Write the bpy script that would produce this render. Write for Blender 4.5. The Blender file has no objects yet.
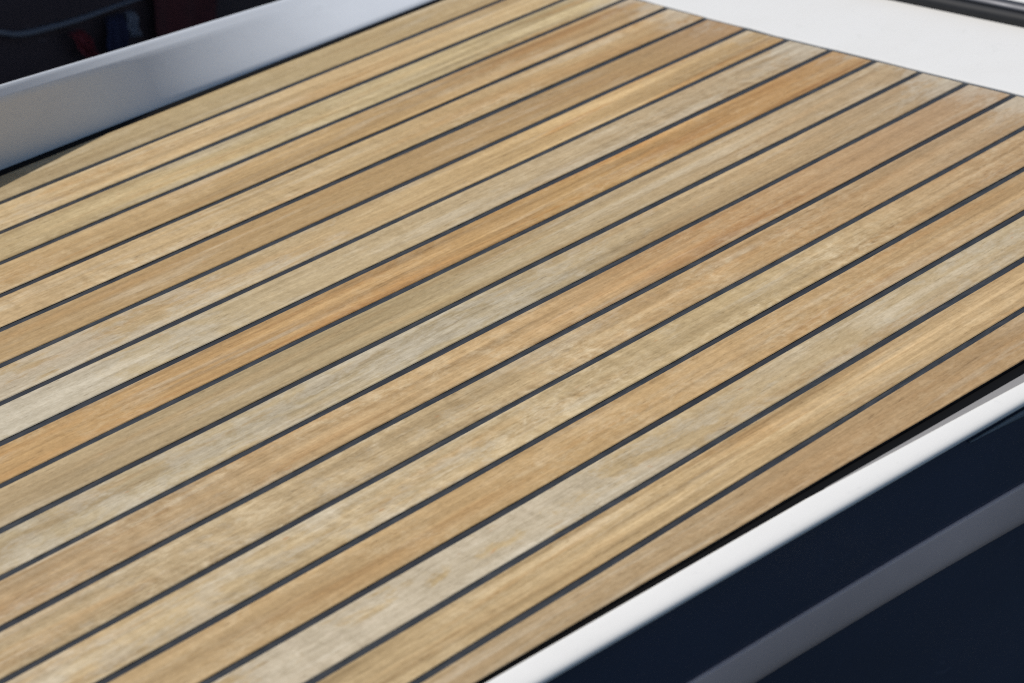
import bpy, math, random
from mathutils import Vector, Matrix
random.seed(7)
S = bpy.context.scene
COL = S.collection

# ------------------------------------------------------------------ helpers
def lin(c):
    return tuple((v/255/12.92 if v/255 <= .04045 else ((v/255+.055)/1.055)**2.4) for v in c)

def interp(x, pts):
    """piecewise-linear, extrapolating at both ends; values may be tuples"""
    if len(pts) == 1: return pts[0][1]
    i = 0
    while i < len(pts)-2 and x > pts[i+1][0]: i += 1
    (x0, a), (x1, b) = pts[i], pts[i+1]
    t = (x-x0)/(x1-x0)
    if isinstance(a, tuple): return tuple(p+(q-p)*t for p, q in zip(a, b))
    return a+(b-a)*t

def mesh(name, verts, faces, mat, parent=None, smooth=False):
    me = bpy.data.meshes.new(name)
    me.from_pydata([tuple(v) for v in verts], [], faces)
    me.materials.append(mat)
    me.update()
    if smooth:
        for p in me.polygons: p.use_smooth = True
    o = bpy.data.objects.new(name, me)
    COL.objects.link(o)
    if parent: o.parent = parent
    return o

def sweep(name, rings, mat, parent=None, smooth=True, closed=False, caps=True):
    """rings: list of equally long lists of points; skins one ring to the next"""
    n = len(rings[0]); V = [p for r in rings for p in r]; F = []
    m = n if closed else n-1
    for i in range(len(rings)-1):
        for j in range(m):
            a, b = i*n+j, i*n+(j+1) % n
            F.append((a, b, b+n, a+n))
    if caps and closed:
        F.append(tuple(range(n))[::-1]); F.append(tuple((len(rings)-1)*n+j for j in range(n)))
    o = mesh(name, V, F, mat, parent, smooth)
    import bmesh
    bm = bmesh.new(); bm.from_mesh(o.data)
    bmesh.ops.recalc_face_normals(bm, faces=bm.faces)
    bm.to_mesh(o.data); bm.free()
    return o

def empty(name, loc=(0, 0, 0)):
    o = bpy.data.objects.new(name, None); o.location = loc; COL.objects.link(o); return o

def tag(o, label=None, cat=None, group=None, kind=None):
    for k, v in (('label', label), ('category', cat), ('group', group), ('kind', kind)):
        if v: o[k] = v
    return o

class N:
    """small node-tree writer"""
    def __init__(s, name):
        s.m = bpy.data.materials.new(name); s.m.use_nodes = True
        s.t = s.m.node_tree; s.t.nodes.clear()
        s.out = s.t.nodes.new('ShaderNodeOutputMaterial')
        s.b = s.t.nodes.new('ShaderNodeBsdfPrincipled')
        s.t.links.new(s.b.outputs[0], s.out.inputs[0])
    def put(s, sock, v):
        if hasattr(v, 'links'): s.t.links.new(v, sock)
        elif v is not None:
            if sock.type == 'RGBA' and len(v) == 3: v = (*v, 1)
            sock.default_value = v
    def set(s, **k):
        for a, v in k.items(): s.put(s.b.inputs[a.replace('_', ' ')], v)
    def coord(s, out='Object'): return s.t.nodes.new('ShaderNodeTexCoord').outputs[out]
    def attr(s, name, out='Fac'):
        n = s.t.nodes.new('ShaderNodeAttribute'); n.attribute_name = name; return n.outputs[out]
    def map(s, vec, scale, loc=(0, 0, 0), rot=(0, 0, 0)):
        n = s.t.nodes.new('ShaderNodeMapping'); s.put(n.inputs[0], vec)
        n.inputs['Scale'].default_value = scale; n.inputs['Location'].default_value = loc
        n.inputs['Rotation'].default_value = rot
        return n.outputs[0]
    def noise(s, vec, w=None, detail=3, rough=.5, scale=1, dist=0):
        n = s.t.nodes.new('ShaderNodeTexNoise'); n.noise_dimensions = '4D' if w is not None else '3D'
        s.put(n.inputs['Vector'], vec)
        if w is not None: s.put(n.inputs['W'], w)
        n.inputs['Scale'].default_value = scale; n.inputs['Detail'].default_value = detail
        n.inputs['Roughness'].default_value = rough; n.inputs['Distortion'].default_value = dist
        return n.outputs[0]
    def rng(s, v, a, b, c=0., d=1., smooth=False):
        n = s.t.nodes.new('ShaderNodeMapRange'); s.put(n.inputs[0], v)
        if smooth: n.interpolation_type = 'SMOOTHSTEP'
        for i, x in enumerate((a, b, c, d)): s.put(n.inputs[i+1], x)
        return n.outputs[0]
    def math(s, op, a, b=None, c=None):
        n = s.t.nodes.new('ShaderNodeMath'); n.operation = op
        s.put(n.inputs[0], a); s.put(n.inputs[1], b)
        if c is not None: s.put(n.inputs[2], c)
        return n.outputs[0]
    def mix(s, f, a, b, mode='MIX'):
        n = s.t.nodes.new('ShaderNodeMix'); n.data_type = 'RGBA'; n.blend_type = mode
        s.put(n.inputs[0], f); s.put(n.inputs[6], a); s.put(n.inputs[7], b)
        return n.outputs[2]
    def sep(s, c):
        n = s.t.nodes.new('ShaderNodeSeparateColor'); s.put(n.inputs[0], c); return n.outputs
    def bump(s, h, strength, dist):
        n = s.t.nodes.new('ShaderNodeBump'); s.put(n.inputs['Height'], h)
        n.inputs['Strength'].default_value = strength; n.inputs['Distance'].default_value = dist
        s.t.links.new(n.outputs[0], s.b.inputs['Normal'])
        return n.outputs[0]

# ------------------------------------------------------------------ materials
def teak():
    n = N('weathered_teak')
    P = n.coord(); pid = n.attr('plank_seed'); tone = n.attr('tone', 'Color')
    w = n.sep(n.attr('wear', 'Color'))          # bleach, figure, streak
    vv = n.attr('across')
    # long streaks of light and dark growth rings, gently wavering along the plank
    s1 = n.noise(n.map(P, (2.6, 85, 1)), pid, 5, .62, dist=.45)
    s2 = n.noise(n.map(P, (5, 260, 1)), n.math('ADD', pid, 11.3), 3, .6)
    s3 = n.noise(n.map(P, (3.5, 50, 1)), n.math('ADD', pid, 27.1), 3, .5, dist=.5)
    amp = n.math('MULTIPLY', w[2], 1.0)
    a1 = n.math('MULTIPLY', n.math('SUBTRACT', s1, .5), amp)
    val = n.math('ADD', n.math('MULTIPLY_ADD', a1, 1.45, 1.0),
                 n.math('MULTIPLY', n.math('SUBTRACT', s2, .5), .30))
    vcol = n.t.nodes.new('ShaderNodeCombineColor')
    n.put(vcol.inputs[0], val); n.put(vcol.inputs[1], n.math('POWER', val, 1.12)); n.put(vcol.inputs[2], n.math('POWER', val, 1.35))
    c = n.mix(1, tone, vcol.outputs[0], 'MULTIPLY')
    # warmer, browner heartwood streaks
    c = n.mix(n.math('MULTIPLY', n.rng(s3, .48, .72, 0, 1, True), n.math('MULTIPLY', amp, .72)), c,
              n.mix(1, c, (.93, .76, .56), 'MULTIPLY'))
    # mottled figure (short curly patches across the grain)
    f1 = n.noise(n.map(P, (52, 96, 1), rot=(0, 0, .15)), n.math('ADD', pid, 3.7), 8, .70, dist=.8)
    f2 = n.noise(n.map(P, (7, 26, 1)), n.math('ADD', pid, 41.), 2, .5)
    fm = n.math('MULTIPLY', n.rng(f1, .42, .70, 0, 1, True), n.rng(f2, .40, .62, 0, 1, True))
    c = n.mix(n.math('MULTIPLY', fm, n.math('MULTIPLY', w[1], .80)), c, lin((222, 202, 164)))
    fd = n.math('MULTIPLY', n.rng(f1, .50, .33, 0, 1, True), n.math('MULTIPLY', w[1], .40))
    c = n.mix(fd, c, n.mix(1, c, (.80, .74, .66), 'MULTIPLY'))
    # sun-bleached, silvery grey weathering in bigger patches
    b1 = n.noise(n.map(P, (19, 46, 1)), n.math('ADD', pid, 63.), 8, .70, dist=.4)
    lo = n.rng(w[0], 0, 1, .66, .30); hi = n.math('ADD', lo, .13)
    bm_ = n.rng(b1, lo, hi, 0, 1, True)
    c = n.mix(n.math('MULTIPLY', bm_, n.rng(w[0], 0, 1, .04, .58)), c, lin((199, 191, 172)))
    b2 = n.noise(n.map(P, (3.6, 58, 1)), n.math('ADD', pid, 91.), 6, .66, dist=.7)
    b3 = n.noise(n.map(P, (5.5, 16, 1)), n.math('ADD', pid, 17.), 3, .55)
    st_ = n.math('MULTIPLY', n.rng(b2, .48, .64, 0, 1, True), n.rng(b3, .42, .60, 0, 1, True))
    c = n.mix(n.math('MULTIPLY', st_, n.math('MULTIPLY_ADD', w[0], .42, .26)), c, lin((214, 202, 176)))
    # fine fibres, open pores and dust specks
    g1 = n.noise(n.map(P, (62, 500, 1)), pid, 3, .7)
    g2 = n.noise(n.map(P, (210, 420, 1)), n.math('ADD', pid, 5.), 3, .75)
    g3 = n.noise(n.map(P, (7, 230, 1)), n.math('ADD', pid, 15.), 2, .6, dist=.2)
    gv = n.math('ADD', n.math('MULTIPLY', n.math('SUBTRACT', g1, .5), .52), n.math('MULTIPLY', n.math('SUBTRACT', g2, .5), .60))
    gv = n.math('ADD', gv, n.math('MULTIPLY', n.math('SUBTRACT', g3, .5), .32))
    rp = n.noise(n.map(P, (95, 34, 1), rot=(0, 0, .25)), n.math('ADD', pid, 33.), 4, .6, dist=.5)
    gv = n.math('ADD', gv, n.math('MULTIPLY', n.math('SUBTRACT', rp, .5), n.math('MULTIPLY_ADD', w[1], .48, .08)))
    gv = n.math('ADD', gv, 1.0)
    gc = n.t.nodes.new('ShaderNodeCombineColor')
    n.put(gc.inputs[0], gv); n.put(gc.inputs[1], n.math('POWER', gv, 1.08)); n.put(gc.inputs[2], n.math('POWER', gv, 1.3))
    c = n.mix(1, c, gc.outputs[0], 'MULTIPLY')
    c = n.mix(n.rng(g1, .40, .28, 0, .55, True), c, n.mix(1, c, (.50, .43, .36), 'MULTIPLY'))
    # rare small resin-brown flecks
    k1 = n.noise(n.map(P, (60, 160, 1)), n.math('ADD', pid, 80.), 2, .5)
    c = n.mix(n.rng(k1, .70, .78, 0, .40, True), c, lin((186, 128, 74)))
    n.set(Base_Color=c, Roughness=n.rng(s1, .3, .7, .52, .66), Specular_IOR_Level=.35)
    h = n.math('ADD', n.math('MULTIPLY', g1, .6), n.math('ADD', n.math('MULTIPLY', g2, .5), n.math('MULTIPLY', s2, .5)))
    n.bump(h, .35, .0006)
    return n.m

def caulk():
    n = N('caulk_rubber'); P = n.coord()
    a = n.noise(n.map(P, (60, 300, 60)), None, 3, .6)
    b = n.noise(n.map(P, (3, 30, 3)), None, 2, .5)
    c = n.mix(n.rng(a, .35, .7), lin((37, 40, 41)), lin((66, 67, 68)))
    c = n.mix(n.rng(b, .45, .65, 0, .5, True), c, lin((36, 33, 33)))
    n.set(Base_Color=c, Roughness=.42); n.bump(a, .3, .0006); return n.m

def black_rubber(name='black_rubber', col=(20, 20, 22), rough=.5, spec=.5):
    n = N(name); P = n.coord()
    a = n.noise(n.map(P, (90, 90, 90)), None, 3, .6)
    n.set(Base_Color=n.mix(a, lin(tuple(v*.75 for v in col)), lin(tuple(v*1.25 for v in col))), Roughness=rough, Specular_IOR_Level=spec)
    return n.m

def gelcoat(name, col, var=.05, rough=.32):
    n = N(name); P = n.coord()
    a = n.noise(n.map(P, (9, 14, 9)), None, 5, .65)
    b = n.noise(n.map(P, (160, 220, 160)), None, 3, .6)
    d = n.noise(n.map(P, (38, 52, 38)), None, 4, .7, dist=.6)
    c = n.mix(n.rng(a, .4, .7, 0, 1, True), lin(col), tuple(v*(1-var*1.6) for v in lin(col)))
    c = n.mix(n.rng(b, .62, .74, 0, .35, True), c, tuple(v*.80 for v in lin(col)))
    c = n.mix(n.rng(d, .60, .74, 0, .5, True), c, tuple(v*k for v, k in zip(lin(col), (.86, .87, .86))))
    n.set(Base_Color=c, Roughness=n.rng(a, .3, .7, rough-.06, rough+.08), Specular_IOR_Level=.45)
    n.bump(b, .06, .0004); return n.m

def paint(name, col, rough=.14, scuff_reflect=(60, 66, 86), amount=.35, spec=.5):
    n = N(name); P = n.coord()
    a = n.noise(n.map(P, (5, 5, 8)), None, 4, .6)
    b = n.noise(n.map(P, (11, 11, 26), rot=(0, .5, 0)), None, 5, .7, dist=1.2)
    s = n.noise(n.map(P, (420, 420, 420)), None, 1, .5)
    c = n.mix(a, lin(tuple(v*.85 for v in col)), lin(tuple(min(255, v*1.15) for v in col)))
    c = n.mix(n.rng(b, .60, .78, 0, amount, True), c, lin(scuff_reflect))  # paler blotches mix scuffs with broken reflections painted into the colour
    c = n.mix(n.rng(s, .83, .88, 0, .5, True), c, lin((150, 155, 165)))
    n.set(Base_Color=c, Roughness=n.rng(b, .5, .75, rough, rough+.15), Specular_IOR_Level=spec)
    n.bump(a, .08, .003); return n.m

def metal(name, col, rough):
    n = N(name); P = n.coord()
    a = n.noise(n.map(P, (200, 20, 200)), None, 3, .6)
    n.set(Base_Color=lin(col), Metallic=1.0, Roughness=n.rng(a, .3, .7, rough-.07, rough+.07)); return n.m

def reflection_cloth(name, col):
    n = N(name); P = n.coord()
    a = n.noise(n.map(P, (30, 30, 30)), None, 4, .6)
    n.set(Base_Color=n.mix(a, lin(tuple(v*.6 for v in col)), lin(tuple(min(255, v*1.25) for v in col))), Roughness=.9)
    return n.m

TEAK, CAULK = teak(), caulk()
BLACK = black_rubber('black_joint', (8, 8, 9), .7, .12)
WHITE = gelcoat('white_gelcoat', (239, 237, 231), .025)
WHITE_SHELL = gelcoat('white_gelcoat_coaming', (223, 227, 231), .03, .3)
NAVY = paint('navy_topside_paint', (54, 62, 82), scuff_reflect=(104, 108, 124), amount=.6)
HULL_REFLECTION = paint('hull_reflection_paint', (222, 199, 190), .24, (226, 214, 212), .3)  # pale tone of the reflection seen along the navy side
GREY_STRIP = gelcoat('strip_grey', (150, 147, 144), .06, .5)
GREY_LIP = gelcoat('grey_lip', (120, 130, 140), .06, .35)
RUBBER = black_rubber('dark_grey_rubber', (24, 25, 28), .68)
STEEL = metal('dull_steel', (92, 93, 97), .55)
DARK = paint('black_topside_paint', (70, 62, 64), .2, (104, 100, 106), .8, .35)
DARK_TRIM = paint('dull_grey_trim', (96, 102, 110), .35, (120, 125, 135), .3)

# ------------------------------------------------------------------ the boat
boat = tag(empty('boat', (0, 0, -.9)),
           'boat with a striped teak deck, white edges and a dark navy side', 'boat')
OFF = Vector((0, 0, .9))      # parts are modelled in deck coordinates (deck top z = 0)
def part(o):
    o.location = OFF; return o

PITCH, SEAM = .05, .0062
def lower_edge(x): return -.4871-.0350*(x+.7267)         # last plank against the side rail
def rail_in(x): return -.4999-.0487*(x+.7368)
def rail_out(x): return -.5232-.0545*(x+.7560)
def hull_y(x): return -.5130-.0510*(x+.7560)

# planks -8 .. 9, from the coaming to the side rail; colours read as sun-lit sRGB along X, wear = (bleach, figure, streak)
PLANKS = [
 # colour stops (x,(r,g,b))                                                           wear stops
 ([(-.70,(178,160,126)),(-.35,(188,168,126)),(0,(190,163,118))],                     [(-.7,(.30,.35,.5)),(0,(.05,.3,.5))]),
 ([(-.70,(208,183,140)),(-.35,(202,174,128)),(0,(208,180,132))],                     [(-.7,(.45,.4,.8)),(-.5,(.1,.4,.8)),(0,(.05,.3,1.1))]),
 ([(-.75,(198,176,132)),(-.40,(198,178,134)),(0,(204,184,140))],                     [(-.7,(.15,.5,.9)),(0,(.1,.3,1.5))]),
 ([(-.80,(200,172,126)),(-.40,(190,157,106)),(0,(188,156,112))],                     [(-.8,(.1,.5,.8)),(0,(.05,.2,1.1))]),
 ([(-.85,(204,176,132)),(-.45,(202,175,128)),(0,(190,158,112))],                     [(-.8,(.1,.9,.7)),(0,(.12,.5,.7))]),
 ([(-.90,(188,157,110)),(-.50,(181,149,100)),(-.12,(180,148,102)),(0,(176,142,104))],[(-.8,(.03,.15,.4)),(0,(.12,.1,.4))]),
 ([(-.90,(192,170,130)),(-.65,(196,172,130)),(-.30,(206,173,120)),(0,(190,160,114))],[(-.9,(.75,.4,.7)),(-.55,(.40,.4,.6)),(-.3,(.1,.2,1.4)),(0,(.25,.3,1.1))]),
 ([(-.95,(196,182,150)),(-.60,(197,176,136)),(0,(184,162,130))],                     [(-.95,(.95,.4,.6)),(-.6,(.25,.5,.6)),(0,(.35,.5,.7))]),
 ([(-.95,(194,157,104)),(-.60,(193,155,102)),(-.40,(194,156,99)),(-.10,(184,143,90)),(0,(183,147,102))],[(-.95,(.22,.35,.8)),(-.6,(.05,.3,1.5)),(0,(.15,.3,1.2))]),
 ([(-1.0,(184,162,124)),(-.60,(186,167,126)),(-.25,(192,168,130)),(0,(186,162,128))],[(-1,(.15,.1,.55)),(-.5,(.1,.2,.7)),(0,(.35,.5,.6))]),
 ([(-1.0,(186,170,136)),(-.60,(186,170,134)),(-.25,(194,166,124)),(0,(180,158,128))],[(-1,(.62,.4,.9)),(-.6,(.6,.35,1.1)),(-.25,(.15,.25,.6)),(0,(.45,.3,.5))]),
 ([(-1.05,(190,162,122)),(-.70,(200,168,120)),(-.35,(194,156,108)),(0,(180,150,118))],[(-1,(.4,.75,1.2)),(-.6,(.15,.7,1.3)),(-.2,(.05,.2,.8)),(0,(.4,.2,.5))]),
 ([(-1.05,(192,170,132)),(-.70,(196,172,130)),(-.40,(196,162,114)),(0,(184,158,126))],[(-1,(.42,.9,.9)),(-.65,(.40,1,.8)),(-.3,(.05,.4,.7)),(0,(.4,.3,.5))]),
 ([(-1.1,(196,174,134)),(-.75,(202,180,138)),(-.45,(200,177,133)),(-.15,(192,160,118)),(0,(190,160,120))],[(-1,(.55,.8,.9)),(-.5,(.3,1,.7)),(0,(.25,.4,.8))]),
 ([(-1.1,(196,168,124)),(-.75,(199,165,114)),(-.40,(196,163,116)),(0,(190,158,114))], [(-1,(.12,.5,.7)),(-.5,(.03,.55,.8)),(0,(.1,.4,.7))]),
 ([(-1.1,(192,168,126)),(-.85,(196,174,132)),(-.60,(194,172,132)),(0,(192,176,144))], [(-1,(.90,.9,.3)),(-.8,(.78,.9,.4)),(-.6,(.45,.4,.6)),(0,(.55,.3,.6))]),
 ([(-1.1,(192,168,126)),(-.75,(200,172,126)),(0,(196,164,120))],                      [(-1,(.25,.4,1.3)),(-.4,(.08,.3,1.7)),(0,(.1,.3,1.6))]),
 ([(-1.1,(182,160,124)),(-.85,(180,154,116)),(-.5,(182,150,108)),(0,(180,150,108))],  [(-1,(.35,.35,.6)),(-.6,(.08,.25,.5)),(0,(.05,.2,.5))]),
]
MEAN = lin((193, 164, 119))
END = random.Random(3)
for _c, _w in PLANKS:
    b, f_, st_ = _w[-1][1]; x_, (b0, f0, s0) = _w[-2]
    m = tuple(p+(q-p)*(-.085-x_)/(0-x_) for p, q in zip(_w[-2][1], _w[-1][1]))
    _w.insert(-1, (-.085, m)); _w[-1] = (0, (END.uniform(.55, .95), f_, st_))
def end_x(y): return .0058*max(0, (y-.03)/.18)**2 if y < .26 else .0095+.05*(y-.26)
GAIN, SAT = .885, .98
def build_deck():
    V, F, tone, wear, seed, across = [], [], [], [], [], []
    NX = 90
    for i, (cols, wr) in enumerate(PLANKS):
        k = i-8
        x0, x1 = -1.40, end_x(-(k+.5)*PITCH)-.0016+random.uniform(-.0011, .0007)
        dz = random.uniform(-.00022, .00022); ph = random.uniform(0, 9)
        ph2 = random.uniform(0, 9)
        prof = [(0, -.004), (0, -.0006), (.07, -.00012), (.5, 0), (.93, -.00012), (1, -.0006), (1, -.004)]
        base = len(V); n = len(prof)
        for a in range(NX+1):
            x = x0+(x1-x0)*a/NX
            top = -k*PITCH-SEAM/2; bot = -(k+1)*PITCH+SEAM/2
            if i == 0: top = .3978
            if i == len(PLANKS)-1: bot = lower_edge(x)
            top += .00025*math.sin(9*x+ph)+.00018*math.sin(31*x+ph2)
            bot += .00025*math.sin(8*x+ph2)+.00018*math.sin(27*x+ph)
            c = lin(interp(x, cols)) if x > cols[0][0] else lin(cols[0][1])
            kk = .05 if i == 8 else .14
            c = [q+(m_-q)*kk for q, m_ in zip(c, MEAN)]
            lum = .3*c[0]+.59*c[1]+.11*c[2]; c = [lum+(q-lum)*SAT for q in c]
            w = interp(x, wr) if x > wr[0][0] else wr[0][1]
            for (t, z) in prof:
                # the small round-over has a fixed width
                if .05 < t < .1: y = top-.0007
                elif .9 < t < .95: y = bot+.0007
                else: y = top+(bot-top)*t
                V.append((x, y, z+dz)); tone.append((*[v*GAIN*t_ for v, t_ in zip(c, (1, .966, .89))], 1)); wear.append((*w, 1))
                seed.append(i*7.37+1.9); across.append(t)
        for a in range(NX):
            for j in range(n-1):
                p = base+a*n+j
                F.append((p, p+n, p+n+1, p+1)[::-1])
        F.append(tuple(base+NX*n+j for j in range(n))); F.append(tuple(base+j for j in range(n))[::-1])
    o = mesh('teak_deck', V, F, TEAK, boat)
    me = o.data
    me.materials.append(CAULK)
    for p in me.polygons:
        if min(me.vertices[v].co.z for v in p.vertices) < -.003: p.material_index = 1
    for nm, ty, dat in (('tone', 'FLOAT_COLOR', tone), ('wear', 'FLOAT_COLOR', wear)):
        at = me.attributes.new(nm, ty, 'POINT'); at.data.foreach_set('color', [q for c in dat for q in c])
    for nm, dat in (('plank_seed', seed), ('across', across)):
        at = me.attributes.new(nm, 'FLOAT', 'POINT'); at.data.foreach_set('value', dat)
    import bmesh
    bm = bmesh.new(); bm.from_mesh(me); bmesh.ops.recalc_face_normals(bm, faces=bm.faces); bm.to_mesh(me); bm.free()
    return part(o)
deck = build_deck()

# black caulking: one bed between the planks, 0.9 mm below their tops, rippled a little
V, F = [], []
NX, NY = 140, 72
for a in range(NX+1):
    x = -1.40+1.42*a/NX
    for b in range(NY+1):
        t = b/NY; y = .3965*(1-t)+(lower_edge(x)+.0012)*t
        V.append((x, y, -.0010+random.uniform(-.00016, .00016)))
for a in range(NX):
    for b in range(NY):
        p = a*(NY+1)+b; F.append((p, p+1, p+NY+2, p+NY+1)[::-1])
mesh('caulking', V, F, CAULK, deck, True)
for o in deck.children:
    if o.data.polygons[0].normal.z < 0: o.data.flip_normals()

# deep black joints that run along both long edges of the deck
XS = [-1.40+.02*i for i in range(71)]
part(sweep('edge_joint', [[(x, .3958, -.0016), (x, .3985, -.0012), (x, .4040, -.0010), (x, .4120, -.0008), (x, .4120, -.0120), (x, .3958, -.0120)] for x in XS], BLACK, boat, False, True))
part(sweep('edge_joint', [[(x, lower_edge(x)+.001, -.0025), (x, rail_in(x)-.001, -.0025), (x, rail_in(x)-.001, -.006), (x, lower_edge(x)+.001, -.006)] for x in XS], BLACK, boat, False, True))

# coaming: a moulded white ridge whose inner face is steep at the left and leans back further to the right
INNER = [(-.6369, (.4120, .0619)), (-.4860, (.4280, .0471)), (-.3022, (.4470, .0305)), (-.2344, (.4580, .0225)), (0, (.4760, .0100))]
rings = []
for i in range(101):
    x = -1.42+2.0*i/100
    if x < 0: yi, zi = interp(x, INNER)
    else: yi, zi = .476, .010
    yb = interp(min(x, 0), [(-.65, .4098), (-.10, .4070)])
    r = [(x, yb, -.012), (x, yb, -.0010)]
    for t in (.12, .35, .65, .9, 1):
        r.append((x, yb+(yi-yb)*t, -.0006+(zi+.0006)*t))
    fi = math.radians(interp(max(-.75, min(-.2, x)), [(-.75, 66), (-.60, 60), (-.42, 42), (-.2, 24)]))
    Lb = .0132/(math.sin(fi)+.694*math.cos(fi))
    for t in (.12, .3, .6, .88):
        r.append((x, yi+Lb*t*math.cos(fi), zi+Lb*t*math.sin(fi)))
    ye, ze = yi+Lb*math.cos(fi), zi+Lb*math.sin(fi)
    r += [(x, ye+.0006, ze-.0004), (x, ye+.0024, ze-.0018), (x, ye+.0034, ze-.006), (x, max(.4780, ye+.006), -.060), (x, max(.4800, ye+.007), -.12)]
    rings.append(r)
part(sweep('coaming', rings, WHITE_SHELL, boat))

# white flush panel beyond the plank ends; its edge wavers slightly where the seams meet it
edge = [(.40, .0006)]
for k in range(-7, 10):
    edge.append((-k*PITCH+.012, .0008+random.uniform(-.0009, .0009))); edge.append((-k*PITCH-.004, .0008+random.uniform(-.0007, .0014)))
edge.append((-.55, .0006))
rings = []
for (y, x) in edge:
    x += end_x(y)
    rings.append([(x, y, -.012), (x, y, .0002), (x+.0006, y, .0009), (x+.004, y, .0011), (.05, y, .0012), (.30, y, .0012), (.58, y, .0012), (.58, y, -.012)])
part(sweep('end_panel', rings, WHITE, boat, False))

# low rubber-and-steel rail across the white panel
def rear_x(y): return .1416-.039*y
YS = [.42-.02*i for i in range(50)]
body = [(0, .0008), (-.0012, .004), (-.0008, .0080), (.0012, .0105), (.0045, .0120), (.0075, .0120), (.0090, .0108), (.030, .0108), (.030, .0008)]
rail = part(sweep('rear_rail', [[(rear_x(y)+a, y, z) for a, z in body] for y in YS], RUBBER, boat, True, True))
cap = [(.0098, .0110), (.0098, .0128), (.0115, .0150), (.0150, .0166), (.0200, .0168), (.0240, .0158), (.0262, .0135), (.0268, .0110)]
sweep('steel_strip', [[(rear_x(y)+a, y, z) for a, z in cap] for y in YS], STEEL, rail, True, True)

# white rounded side rail, grey strip widening along its inner side
def bead_w(x): return max(.0, min(.013, (x+.70)*.034)) if x > -.70 else .0
rings, bead = [], []
for x in [-1.42+.02*i for i in range(91)]:
    y0 = rail_in(x)-bead_w(x); W = y0-rail_out(x)
    rings.append([(x, y0, -.010), (x, y0, .0022), (x, y0-.0007, .0036), (x, y0-.0022, .0041), (x, y0-.30*W, .0043), (x, y0-.60*W, .0041), (x, y0-.80*W, .0036),
                  (x, y0-.91*W, .0028), (x, y0-.97*W, .0017), (x, y0-.995*W, .0004), (x, y0-W, -.0004), (x, y0-W+.0008, -.0014), (x, y0-W+.012, -.0035), (x, y0-.3*W, -.006)])
    if -.69 < x < .2:
        yb = rail_in(x); bead.append([(x, yb, -.006), (x, yb, .0026), (x, yb-.0004, .0034), (x, y0-.0004, .0034), (x, y0-.0004, -.006)])
srail = part(sweep('side_rail', rings, WHITE, boat))
sweep('grey_strip', bead, GREY_STRIP, srail, False, True)
lip = []
for x in [-.545+.01*i for i in range(40)]:
    h = min(.007, (x+.545)*.075); y = hull_y(x)
    lip.append([(x, y-.0003, -.0118), (x, y-.0022, -.0120), (x, y-.0028, -.0122-h*.6), (x, y-.0020, -.0124-h), (x, y-.0003, -.0126-h)])
sweep('rail_lip', lip, GREY_LIP, srail, True, True)

# navy topsides, closed round the back
def side(x, y, z): return (x, y, z)
V, F = [], []
zs = [-.0125, -.03, -.06, -.12, -.2, -.35, -.6, -.98]
xs = [-1.42+.1*i for i in range(21)]
for x in xs:
    y0 = hull_y(x)
    ring = [(x, y0+.05, -.0075), (x, y0+.0012, -.0075), (x, y0, -.0087)]+[(x, y0-.015*(z+.0125)**2*0, z) for z in zs[1:]]
    ring += [(x, .475, -.98), (x, .475, -.02)]
    V.append(ring)
hull = part(sweep('hull', V, NAVY, boat, False, True))
st = []  # soft reflection on the hull, modelled as a raised pale band
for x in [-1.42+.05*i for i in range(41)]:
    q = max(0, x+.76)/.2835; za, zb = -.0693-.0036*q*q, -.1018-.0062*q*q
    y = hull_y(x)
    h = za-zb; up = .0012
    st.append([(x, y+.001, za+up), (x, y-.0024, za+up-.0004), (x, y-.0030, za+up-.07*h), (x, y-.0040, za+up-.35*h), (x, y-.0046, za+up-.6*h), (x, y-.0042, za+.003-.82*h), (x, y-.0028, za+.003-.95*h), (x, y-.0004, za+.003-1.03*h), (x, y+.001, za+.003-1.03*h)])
sweep('reflection_band', st, HULL_REFLECTION, hull, True, True)

# ------------------------------------------------------------------ dark boat alongside, seen past the coaming
nb = tag(empty('moored_boat', (0, 1.0, -.9)), 'dark out-of-focus boat lying alongside beyond the white coaming', 'boat')
NB = Vector((0, -1.0, .9))
rings = []
for i in range(31):
    x = -2.0+5.0*i/30
    rings.append([(x, 1.10, -1.0), (x, 1.02, -.5), (x, 1.0, -.22), (x, 1.0, -.10), (x, 1.004, .03), (x, 1.012, .045), (x, 1.8, .06), (x, 1.8, -1.0)])
h2 = sweep('hull', rings, DARK, nb, False, True); h2.location = NB
cur = [(-.34, -.02), (-.285, -.062), (-.245, -.096), (-.215, -.1195), (-.1972, -.1290), (-.1705, -.1384), (-.1279, -.1427), (-.0843, -.1448), (-.0243, -.1446), (.10, -.1465), (.4, -.150), (1.2, -.155)]
rings = []
fine = []
for i in range(len(cur)-1):
    for q in range(6):
        t = q/6; p0 = cur[max(i-1, 0)]; p1, p2 = cur[i], cur[i+1]; p3 = cur[min(i+2, len(cur)-1)]
        fine.append(tuple(.5*(2*b+(c-a)*t+(2*a-5*b+4*c-e)*t*t+(3*b-a-3*c+e)*t**3) for a, b, c, e in zip(p0, p1, p2, p3)))
for (x, z) in fine:
    th = max(.0016, min(.0042, .0042-(x+.14)*.022))
    rings.append([(x, .9995, z+th), (x, .9930, z+th*.7), (x, .9925, z-th*.4), (x, .9995, z-th)])
tr = sweep('moulding', rings, DARK_TRIM, nb, True, True); tr.location = NB

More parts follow.
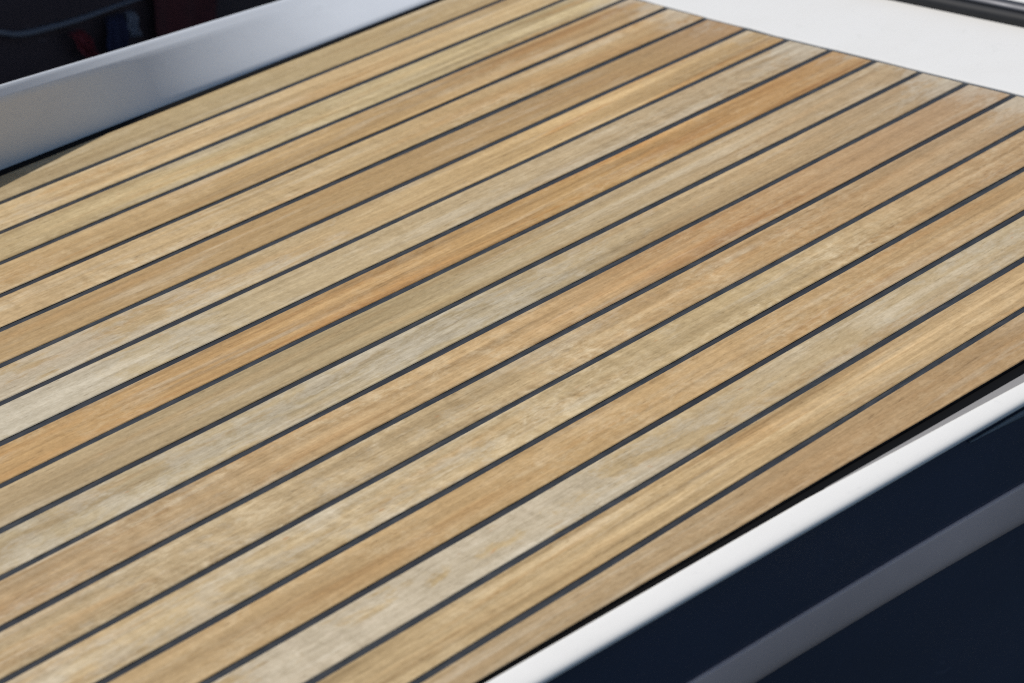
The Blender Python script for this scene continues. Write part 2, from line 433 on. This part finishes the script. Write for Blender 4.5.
def hanging(name, label, cat, outline, mat, depth=.012):  # added shapes that stand in for coloured reflections in the dark hull
    """added drape standing in for a blurred reflection on the dark side: an outline with folds, thickness and its own place"""
    x0 = sum(p[0] for p in outline)/len(outline); z1 = max(p[1] for p in outline)
    zmin = min(p[1] for p in outline)
    V, F = [], []
    R, Cc = 10, 12
    xs_top = sorted(outline, key=lambda p: -p[1])[:2]; xs_bot = sorted(outline, key=lambda p: p[1])[:2]
    ta, tb = sorted(p[0] for p in xs_top); ba, bb = sorted(p[0] for p in xs_bot)
    for layer in (0, 1):
        for r in range(R+1):
            t = r/R
            for q in range(Cc+1):
                u = q/Cc
                xa = ta+(ba-ta)*t; xb = tb+(bb-tb)*t
                x = xa+(xb-xa)*u+.002*math.sin(9*t+u*5); z = z1+(zmin-z1)*t+.003*math.sin(7*u)*t
                y = .984-depth*.5*math.sin(u*14+t*2)*(.3+.7*t)+(.003 if layer else 0)
                V.append((x-x0, y-.984, z-z1))
    n = (R+1)*(Cc+1)
    for r in range(R):
        for q in range(Cc):
            a = r*(Cc+1)+q
            F.append((a, a+1, a+Cc+2, a+Cc+1)); F.append((n+a, n+a+Cc+1, n+a+Cc+2, n+a+1))
    for r in range(R):
        for e in (0, Cc):
            a = r*(Cc+1)+e; F.append((a, a+Cc+1, n+a+Cc+1, n+a))
    for q in range(Cc):
        for e in (0, R):
            a = e*(Cc+1)+q; F.append((a, a+1, n+a+1, n+a))
    o = mesh(name, V, F, mat, None, True); o.location = (x0, .984, z1)
    return tag(o, label, cat)
hanging('reflection_cloth', 'dim red reflection on the dark boat side, shaped as draped fabric', 'reflection_cloth', [(-.115, -.152), (-.094, -.152), (-.090, -.196), (-.072, -.196)], reflection_cloth('red_reflection', (104, 40, 47)))
hanging('reflection_cloth', 'dim navy blue reflection right of the red one on the dark boat, shaped as draped fabric', 'reflection_cloth', [(-.060, -.150), (-.034, -.150), (-.064, -.215), (-.030, -.215)], reflection_cloth('navy_reflection', (36, 42, 70)))
hanging('reflection_cloth', 'small dull grey reflection beside the blue one on the dark boat, shaped as draped fabric', 'reflection_cloth', [(-.031, -.152), (-.018, -.152), (-.028, -.182), (-.014, -.182)], reflection_cloth('grey_reflection', (118, 126, 138)))
hanging('reflection_cloth', 'wide dark maroon reflection at the right end of the dark boat side, shaped as draped fabric', 'reflection_cloth', [(.012, -.135), (.105, -.135), (.012, -.225), (.105, -.225)], reflection_cloth('maroon_reflection', (78, 38, 40)))

# ------------------------------------------------------------------ water far below
def water():
    n = N('dark_water'); P = n.coord()
    a = n.noise(n.map(P, (3.2, 6, 1), rot=(0, 0, .4)), None, 4, .55, dist=.8)
    n.set(Base_Color=(.022, .036, .052), Roughness=.28)
    n.bump(a, 1.0, .16); return n.m
tag(mesh('water', [(-60, -60, -.9), (60, -60, -.9), (60, 60, -.9), (-60, 60, -.9)], [(0, 1, 2, 3)], water()), kind='structure')

# ------------------------------------------------------------------ light
sun_dir = Vector((-.16, .415, .90)).normalized()
L = bpy.data.lights.new('sun', 'SUN'); L.energy = 3.05; L.angle = math.radians(.6); L.color = (1, .955, .89)
lo = bpy.data.objects.new('sun', L); COL.objects.link(lo)
lo.rotation_euler = sun_dir.to_track_quat('Z', 'Y').to_euler(); lo.location = sun_dir*10
wd = bpy.data.worlds.new('World'); S.world = wd; wd.use_nodes = True
t = wd.node_tree; bg = t.nodes.get('Background') or t.nodes.new('ShaderNodeBackground')
sky = t.nodes.new('ShaderNodeTexSky'); sky.sky_type = 'NISHITA'; sky.sun_disc = False
sky.sun_elevation = math.asin(sun_dir.z); sky.sun_rotation = math.atan2(sun_dir.x, sun_dir.y)
sky.air_density = 1.0; sky.dust_density = .8
t.links.new(sky.outputs[0], bg.inputs[0]); bg.inputs[1].default_value = .075

# ------------------------------------------------------------------ camera
cd = bpy.data.cameras.new('camera'); cam = bpy.data.objects.new('camera', cd); COL.objects.link(cam)
r = Vector((.67399244, -.73705445, -.04984894)); u = Vector((.35042587, .25958102, .89989966)); d = Vector((.65033522, .62399393, -.43323859))
M = Matrix((r, u, -d)).transposed().to_4x4(); M.translation = Vector((-2.03137933, -1.52125544, .93100245))
cam.matrix_world = M
cd.sensor_width = 36; cd.lens = 2900.4805*36/1024
cd.clip_start = .05; cd.clip_end = 300
cd.dof.use_dof = True; cd.dof.focus_distance = 2.17; cd.dof.aperture_fstop = 9.0
S.camera = cam

S.view_settings.view_transform = 'Standard'; S.view_settings.look = 'None'
S.cycles.use_denoising = False
S.cycles.sample_clamp_indirect = 1.5; S.cycles.caustics_reflective = False; S.cycles.caustics_refractive = False
S.cycles.pixel_filter_type = 'BLACKMAN_HARRIS'; S.cycles.filter_width = 1.15
S.view_settings.exposure = 0; S.view_settings.gamma = 1
